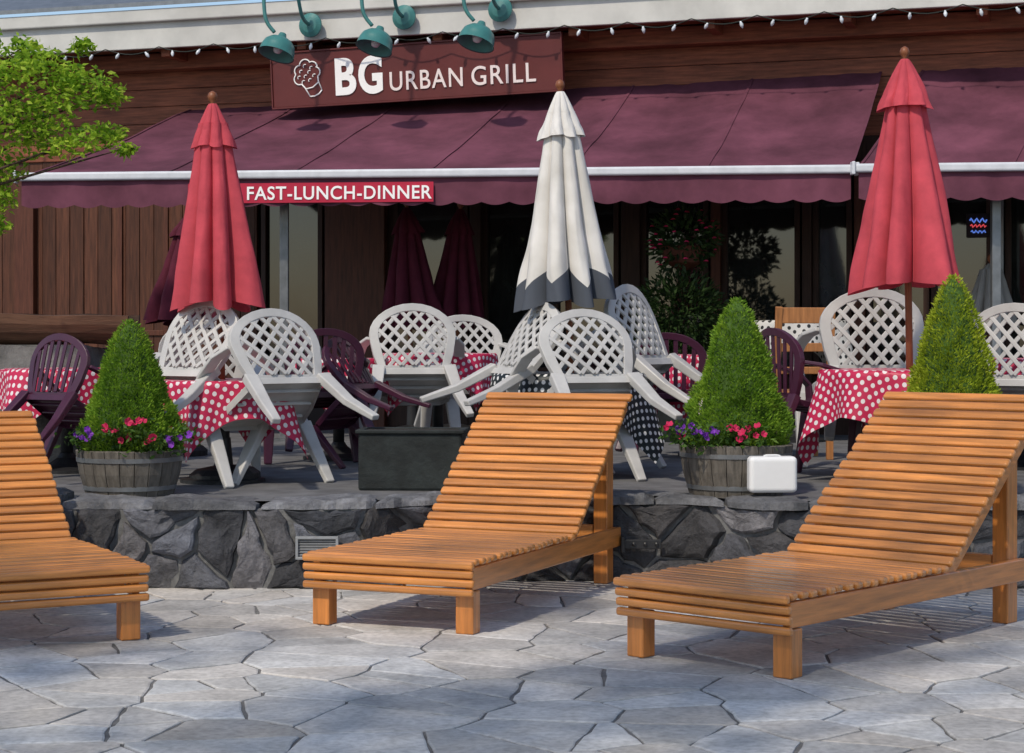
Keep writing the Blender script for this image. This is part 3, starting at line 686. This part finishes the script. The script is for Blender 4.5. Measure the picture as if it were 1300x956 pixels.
for (a,b,mm) in((18,42,'brownpost'),(412,488,'brownpost'),(596,610,'darkwood'),(788,812,'darkwood'),(902,914,'brownpost'),(1018,1030,'darkwood'),(1084,1098,'brownpost'),(1262,1274,'grey_metal'),(1420,1440,'darkwood')):
    g=MB(); bbox(g,a,b,TZ,2.799,-.10,.05); g.build('post',M[mm],bld,bevel=.006)
def window(a,b,z0,z1,mm):
    u0=fl(a,425,-.03)[0]; u1=fl(b,425,-.03)[0]; g=MB(); w=.05
    for uu in(u0+w/2,u1-w/2): g.box((uu,-.01,(z0+z1)/2),(w,.07,z1-z0))
    for zz in(z0+w/2,z1-w/2): g.box(((u0+u1)/2,-.01,zz),(u1-u0-2*w,.07,w))
    f=g.build('window',M[mm],bld,bevel=.004); g=MB(); g.box(((u0+u1)/2,.01,(z0+z1)/2),(u1-u0-2*w,.012,z1-z0-2*w)); g.build('pane',M['glass'],f)
for a,b in((332,410),(612,700),(702,786),(814,900),(916,1016),(1032,1082),(1100,1180),(1182,1260),(1276,1418)): window(a,b,.96,2.79,'darkwood')
for a,b in((150,214),): window(a,b,1.3,2.7,'brownpost')
u0d=fl(490,425,-.03)[0]; u1d=fl(594,425,-.03)[0]; g=MB(); g.box(((u0d+u1d)/2,.0,1.62),(u1d-u0d,.05,2.34)); dr=g.build('door',M['darkwood'],bld,bevel=.006)
g=MB(); g.box(((u0d+u1d)/2,-.03,1.85),(u1d-u0d-.24,.012,1.5)); g.build('door_pane',M['glass'],dr)
g=MB(); g.tube([(u0d+.07,-.06,1.35),(u0d+.07,-.06,1.65)],.012,8); g.build('door_handle',M['bar'],dr)
# ---------------------------------------------------------------- awnings
def awning(FLp,FRp,BL,BR,label,drop=.20,nseam=6,sc_n=30):
    t=thing('awning',((FLp+FRp)/2)*1.0,label,'awning','maroon awnings on the restaurant front'); org=t.location.copy()
    e=(FRp-FLp).normalized(); nrm=Vector((e.y,-e.x,0)).normalized()
    if nrm.y>0: nrm=-nrm
    up=Vector((0,0,1)); g=MB(); nu,nv=160,24; vs=[]
    for i in range(nu+1):
        a=i/nu
        for j in range(nv+1):
            b=j/nv; p=(FLp.lerp(FRp,a)).lerp(BL.lerp(BR,a),b)
            seam=abs(((a*nseam)%1)-.5)*2
            p=p+up*(-.07*math.sin(PI*b)*(1-.5*seam**4)+.022*noise.noise(Vector((a*9,b*3,1)))+.014*noise.noise(Vector((a*40+b*6,b*2,4)))-.016*math.sin(a*PI*nseam)**2*math.sin(PI*b)); vs.append(p)
    g.add(vs,[(i*(nv+1)+j,(i+1)*(nv+1)+j,(i+1)*(nv+1)+j+1,i*(nv+1)+j+1) for i in range(nu) for j in range(nv)]); g.build('canopy',M['awning'],t,smooth=True,origin=org,fix=False)
    for s in range(nseam+1):
        a=s/nseam; ii=round(a*nu); pts=[vs[ii*(nv+1)+j]+up*.006 for j in range(nv+1)]; g=MB(); g.ribbon(pts,.022,.005,e); g.build('seam',M['awning'],t,origin=org)
    g=MB(); g.ribbon([FLp-e*.03+nrm*.02,FRp+e*.03+nrm*.02],.068,.065,up); g.build('front_bar',M['bar'],t,bevel=.018,origin=org,segs=3)
    for q in(FLp-e*.045+nrm*.02,FRp+e*.045+nrm*.02): g=MB(); g.box(q,(.025,.10,.10)); g.build('end_cap',M['bar'],t,bevel=.006,origin=org)
    g=MB(); n=sc_n*10; vs2=[]
    for i in range(n+1):
        a=i/n; b0=FLp.lerp(FRp,a); s=abs(math.sin(PI*a*sc_n)); wv=.006*math.sin(a*47)+.004*math.sin(a*131)
        vs2+=[b0-up*.03+nrm*.012,b0-up*(.03+drop*.5)+nrm*(.012+wv),b0-up*(.03+drop+.025*s)+nrm*(.012+wv*1.5)]
    g.add(vs2,[(3*i+j,3*i+3+j,3*i+4+j,3*i+1+j) for i in range(n) for j in range(2)]); g.build('valance',M['awning'],t,smooth=True,origin=org,fix=False)
    for a in(.12,.5,.88):
        p0=BL.lerp(BR,a)-up*.35; p1=FLp.lerp(FRp,a)-up*.03; md=p0.lerp(p1,.5)+e*.35-up*.06
        g=MB(); g.tube([p0,md,p1],.022,8); g.build('folding_arm',M['grey_metal'],t,origin=org)
    return t,e,nrm,org
hb=H+1.2775
FLp=Vector((X(28,15.33),15.33,hb)); FRp=Vector((X(1080,14.6),14.6,hb))
u,zb_=fl(242,140,-.06); BL=bloc(u,-.06,zb_); u,zb_=fl(1118,92,-.06); zR=zb_; BR=bloc(u,-.06,zb_)
aw,e,nrm,org=awning(FLp,FRp,BL,BR,'long maroon awning below the restaurant sign with a lettered valance')
def onfront(px):
    rx=(px-650)/F; a=(rx*FLp.y-FLp.x)/((FRp.x-FLp.x)-rx*(FRp.y-FLp.y)); return FLp.lerp(FRp,a)
up=Vector((0,0,1)); q0=onfront(240); q1=onfront(551); g=MB()
g.add([q0-up*.068+nrm*.03,q1-up*.068+nrm*.03,q1-up*.226+nrm*.03,q0-up*.226+nrm*.03],[(0,1,2,3)]); g.build('lettered_strip',M['awn_red'],aw,origin=org)
for wd,pa,pb in(('BREAK',242,294),('FAST-LUNCH-DINNER',315,549)):
    q0=onfront(pa); q1=onfront(pb)
    put_text(wd,'lettering',M['letter'],aw,q0-up*.203+nrm*.033-org,e,up,nrm,(q1-q0).length,.108,bold=.014,spacing=1.08,thick=.003)
FL2=Vector((X(1090,14.52),14.52,hb)); FR2=FL2+(FRp-FLp).normalized()*4.6
u,zb_=fl(1172,90,-.06); awning(FL2,FR2,bloc(u,-.06,zb_),bloc(u+4.4,-.06,zb_+.02),'second maroon awning at the right behind the tallest red umbrella',nseam=4,sc_n=20)
for px,d,l in((361,15.45,'slim grey post under the awning right of the left red umbrella'),(1264,14.7,'slim grey post under the right awning above the golden spruce')):
    t=thing('awning_post',(X(px,d),d,TZ),l,'post'); g=MB(); g.box((0,0,1.07),(.07,.07,2.10)); g.build('shaft',M['grey_metal'],t,bevel=.006); g=MB(); g.box((0,0,.01),(.18,.18,.02)); g.build('base_plate',M['grey_metal'],t)
# ---------------------------------------------------------------- sign
SO=-.62
uL,_=fl(342,100,SO); uR,_=fl(708,70,SO); uc,zc=fl(525,91,SO); SW=uR-uL; ks=SW/366.0
sg=thing('restaurant_sign',bloc(uc,SO,zc),'deep maroon restaurant sign board with white lettering above the awning','sign',None,(R(3),R(-1.2),-A))
g=MB(); g.box((0,.02,0),(SW,.05,.49)); g.build('panel',M['sign'],sg,bevel=.006)
g=MB()
for z in(-.251,.251): g.box((0,.012,z),(SW+.02,.06,.014))
for x in(-SW/2-.006,SW/2+.006): g.box((x,.012,0),(.012,.06,.488))
g.build('frame',M['sign'],sg)
for x in(-SW*.35,SW*.35): g=MB(); g.box((x,.30,.12),(.05,.52,.05)); g.build('bracket_arm',M['dark_metal'],sg)
EX,EY,EN=Vector((1,0,0)),Vector((0,0,1)),Vector((0,-1,0))
def sx(px): return (px-525)*ks
put_text('B','large_lettering',M['letter'],sg,Vector((sx(425),-.008,-.170)),EX,EY,EN,27*ks,.335,bold=.034,thick=.008)
put_text('G','large_lettering',M['letter'],sg,Vector((sx(455),-.008,-.175)),EX,EY,EN,31*ks,.345,bold=.034,thick=.008)
put_text('URBAN','small_lettering',M['letter2'],sg,Vector((sx(495),-.008,-.160)),EX,EY,EN,92*ks,.17,bold=.006,spacing=1.12,thick=.008)
put_text('GRILL','small_lettering',M['letter2'],sg,Vector((sx(598),-.008,-.160)),EX,EY,EN,79*ks,.17,bold=.006,spacing=1.12,thick=.008)
g=MB(); ct,st=math.cos(R(24)),math.sin(R(24))
def pl(pts,r=.0068): g.tube([(sx(391)+a*ct-b*st,-.011,a*st+b*ct-.01) for a,b in pts],r,6)
hat=[]
for cx_,cy_,r_,a0,a1 in((-.085,.05,.052,270,110),(-.05,.115,.050,190,60),(.02,.135,.055,150,25),(.075,.09,.050,95,-30),(.085,.035,.045,60,-85)):
    for i in range(9): a=R(a0+(a1-a0)*i/8); hat.append((cx_+r_*math.cos(a),cy_+r_*math.sin(a)))
pl(hat); pl([hat[0],(-.070,-.05),(-.060,-.14)]); pl([hat[-1],(.074,-.05),(.070,-.14)])
pl([(-.060,-.14),(-.02,-.158),(.03,-.158),(.070,-.14)]); pl([(-.068,-.06),(.0,-.078),(.074,-.06)])
for (a,b) in((-.08,.06),(-.04,.10),(.015,.13),(.065,.085),(.03,.06),(-.02,.04),(-.06,.005),(.06,.01),(.005,-.01)):
    pl([(a+.016*math.cos(w_),b+.016*math.sin(w_)) for w_ in [R(200-22*i) for i in range(9)]],.0048)
g.build('chef_hat_emblem',M['letter'],sg,smooth=True)
# ---------------------------------------------------------------- gooseneck lamps
for i,(dpx,dpy,spx,spy,lab) in enumerate(((394,32,353,62,'leftmost teal gooseneck lamp above the restaurant sign'),(513,22,477,54,'middle teal gooseneck lamp above the restaurant sign'),(635,12,606,48,'rightmost teal gooseneck lamp above the restaurant sign'))):
    u,z=fl(dpx,dpy,-.79); us,zs=fl(spx,spy,-1.35); t=thing('gooseneck_lamp',bloc(u,-.79,z),lab,'lamp','teal gooseneck sign lamps',(0,0,-A))
    g=MB(); g.lathe([(.11,0),(.11,.02),(.07,.045),(.02,.055)],24); o=g.build('wall_plate',M['teal'],t,bevel=.003); o.rotation_euler=(R(90),0,0); o.location=(0,.012,0)
    s=Vector((us-u,-.56,zs-z)); tp=s+Vector((-.02,-.03,.14)); ctrl=[Vector((0,-.03,0)),Vector((-.01,-.16,.06)),Vector((s.x*.4,-.28,.30)),Vector((s.x*.8-.02,-.46,.42)),Vector((tp.x-.09,-.58,.30)),Vector((tp.x-.08,tp.y-.02,tp.z+.14)),tp]
    pts=[]
    for a in range(len(ctrl)-1):
        p0=ctrl[max(0,a-1)];p1=ctrl[a];p2=ctrl[a+1];p3=ctrl[min(len(ctrl)-1,a+2)]
        for q in range(6):
            w=q/6; pts.append(.5*((2*p1)+(p2-p0)*w+(2*p0-5*p1+4*p2-p3)*w*w+(3*p1-p0-3*p2+p3)*w**3))
    pts.append(tp); g=MB(); g.tube(pts,.017,10); g.build('arm',M['teal'],t,smooth=True)
    g=MB(); g.lathe([(.03,.15),(.04,.12),(.05,.10),(.10,.085),(.135,.05),(.152,0),(.158,-.055),(.163,-.06),(.15,-.05),(.12,.03),(.04,.08)],28,cap=False); o=g.build('lamp_shade',M['teal'],t,smooth=True); o.location=s; o.rotation_euler=(R(-20),R(10),0)
    g=MB(); g.lathe([(.01,.07),(.03,.05),(.045,.0),(.03,-.035),(.005,-.045)],14); b_=g.build('bulb',M['bulb'],o,smooth=True)
# ---------------------------------------------------------------- string lights
us0=fl(-60,60,-.76)[0]; t=thing('string_lights',bloc(0,-.78,3.95),'string of white bulbs hanging along the eaves','string lights',None,(0,0,-A))
pts=[]; u=us0; bul=[]
while u<fl(1380,40,-.76)[0]:
    for q in range(8):
        w=q/8; pts.append((u+w*.56,0,.03-.06*math.sin(PI*w)))
    bul+= [(u+.14,-.012),(u+.42,-.012)]; u+=.56
g=MB(); g.tube(pts,.005,5); g.build('wire',M['wire'],t)
g=MB(); g.lathe([(.009,.004),(.010,-.008),(.016,-.022),(.0145,-.038),(.008,-.052),(.002,-.058)],10); b0=None
for (bu,bz) in bul:
    if b0 is None: b0=g.build('bulb',M['bulb'],t,smooth=True); o=b0
    else: o=b0.copy(); C.objects.link(o)
    o.location=(bu,0,bz-.005); o.rotation_euler=(random.uniform(-.5,.5),random.uniform(-.7,.7),0)
# ---------------------------------------------------------------- things in the shade under the awning
def leafball(g,c,r,n,l):
    for _ in range(n):
        v=Vector((random.gauss(0,1),random.gauss(0,1),random.gauss(0,.8))).normalized()*r*random.uniform(.55,1.05); g.leaf(c+v,v+Vector((random.gauss(0,.1),random.gauss(0,.1),random.gauss(0,.1))),l*random.uniform(.7,1.3),l*.45)
hp=P(868,318,15.4); t=thing('hanging_basket',hp,'hanging flower basket in the shade right of the white umbrella','hanging basket')
g=MB(); g.lathe([(.05,-.16),(.15,-.10),(.2,.02),(.21,.03)],20); g.build('basket',M['brownpost'],t)
g=MB()
for a in(0,2.1,4.2): g.tube([(.2*math.cos(a),.2*math.sin(a),.02),(0,0,.62)],.004,5)
g.build('chains',M['dark_metal'],t)
g=MB(); leafball(g,Vector((0,0,.08)),.26,900,.07); g.build('foliage',M['bushleaf'],t,fix=False)
g=MB()
for _ in range(34):
    v=Vector((random.gauss(0,1),-abs(random.gauss(0,1)),random.gauss(0.2,.6))).normalized()*.28
    g.lathe([(.024,0),(.01,.012)],7,c=v+Vector((0,0,.08)))
g.build('blossoms',M['pink'],t)
bp=P(862,395,15.4); t=thing('potted_bush',(bp.x,bp.y,TZ),'dark leafy potted bush in the shade under the awning','shrub')
g=MB(); g.lathe([(.2,0),(.27,.4),(.29,.42),(.24,.42)],24); g.build('pot',M['planterbox'],t)
g=MB(); g.tube([(0,0,.4),(0,0,.9)],.03,8); g.build('stem',M['bark'],t)
g=MB(); leafball(g,Vector((0,0,1.02)),.36,2600,.06); leafball(g,Vector((-.1,0,.75)),.3,1300,.06); g.build('foliage',M['bushleaf'],t,fix=False)
u,z=fl(1242,286,-.06); t=thing('neon_sign',bloc(u,-.06,z),'small glowing blue and red neon sign in the right window','sign',None,(0,0,-A))
g=MB(); g.box((0,.012,0),(.2,.01,.2)); g.build('backing',M['dark'],t)
g=MB(); g.tube([(-.07+.14*i/12,-.01,.04+.018*math.sin(i*1.6)) for i in range(13)],.007,6); g.tube([(-.06+.12*i/12,-.01,-.055+.012*math.sin(i*1.9)) for i in range(13)],.006,6); g.build('blue_tube',M['neon_b'],t)
g=MB(); g.tube([(-.065+.13*i/12,-.01,-.005+.014*math.sin(i*2.1)) for i in range(13)],.006,6); g.build('red_tube',M['neon_r'],t)
# ---------------------------------------------------------------- light, world, camera
el=R(49); S=Vector((-.46,-.80,0)).normalized()*math.cos(el)+Vector((0,0,math.sin(el)))
sl=bpy.data.lights.new('Sun','SUN'); sl.energy=2.8; sl.angle=R(2.0); sl.color=(1,.90,.75)
so=bpy.data.objects.new('Sun',sl); C.objects.link(so); so.rotation_euler=(-S).to_track_quat('-Z','Y').to_euler(); so.location=(-6,-6,12)
w=bpy.data.worlds.new('World'); sc.world=w; w.use_nodes=True; nt=w.node_tree
sk=nt.nodes.new('ShaderNodeTexSky'); sk.sky_type='NISHITA'; sk.sun_disc=False; sk.sun_elevation=el; sk.sun_rotation=math.atan2(S.x,S.y)
nt.links.new(sk.outputs[0],nt.nodes['Background'].inputs['Color']); nt.nodes['Background'].inputs['Strength'].default_value=.15
cd=bpy.data.cameras.new('Camera'); cd.sensor_width=36; cd.lens=F/1300*36; cd.shift_y=-(478-YH)/1300; cd.clip_end=1000
co=bpy.data.objects.new('Camera',cd); C.objects.link(co); co.location=(0,0,H); co.rotation_euler=(R(90),0,0); sc.camera=co
sc.view_settings.view_transform='Standard'; sc.view_settings.look='None'; sc.view_settings.exposure=0
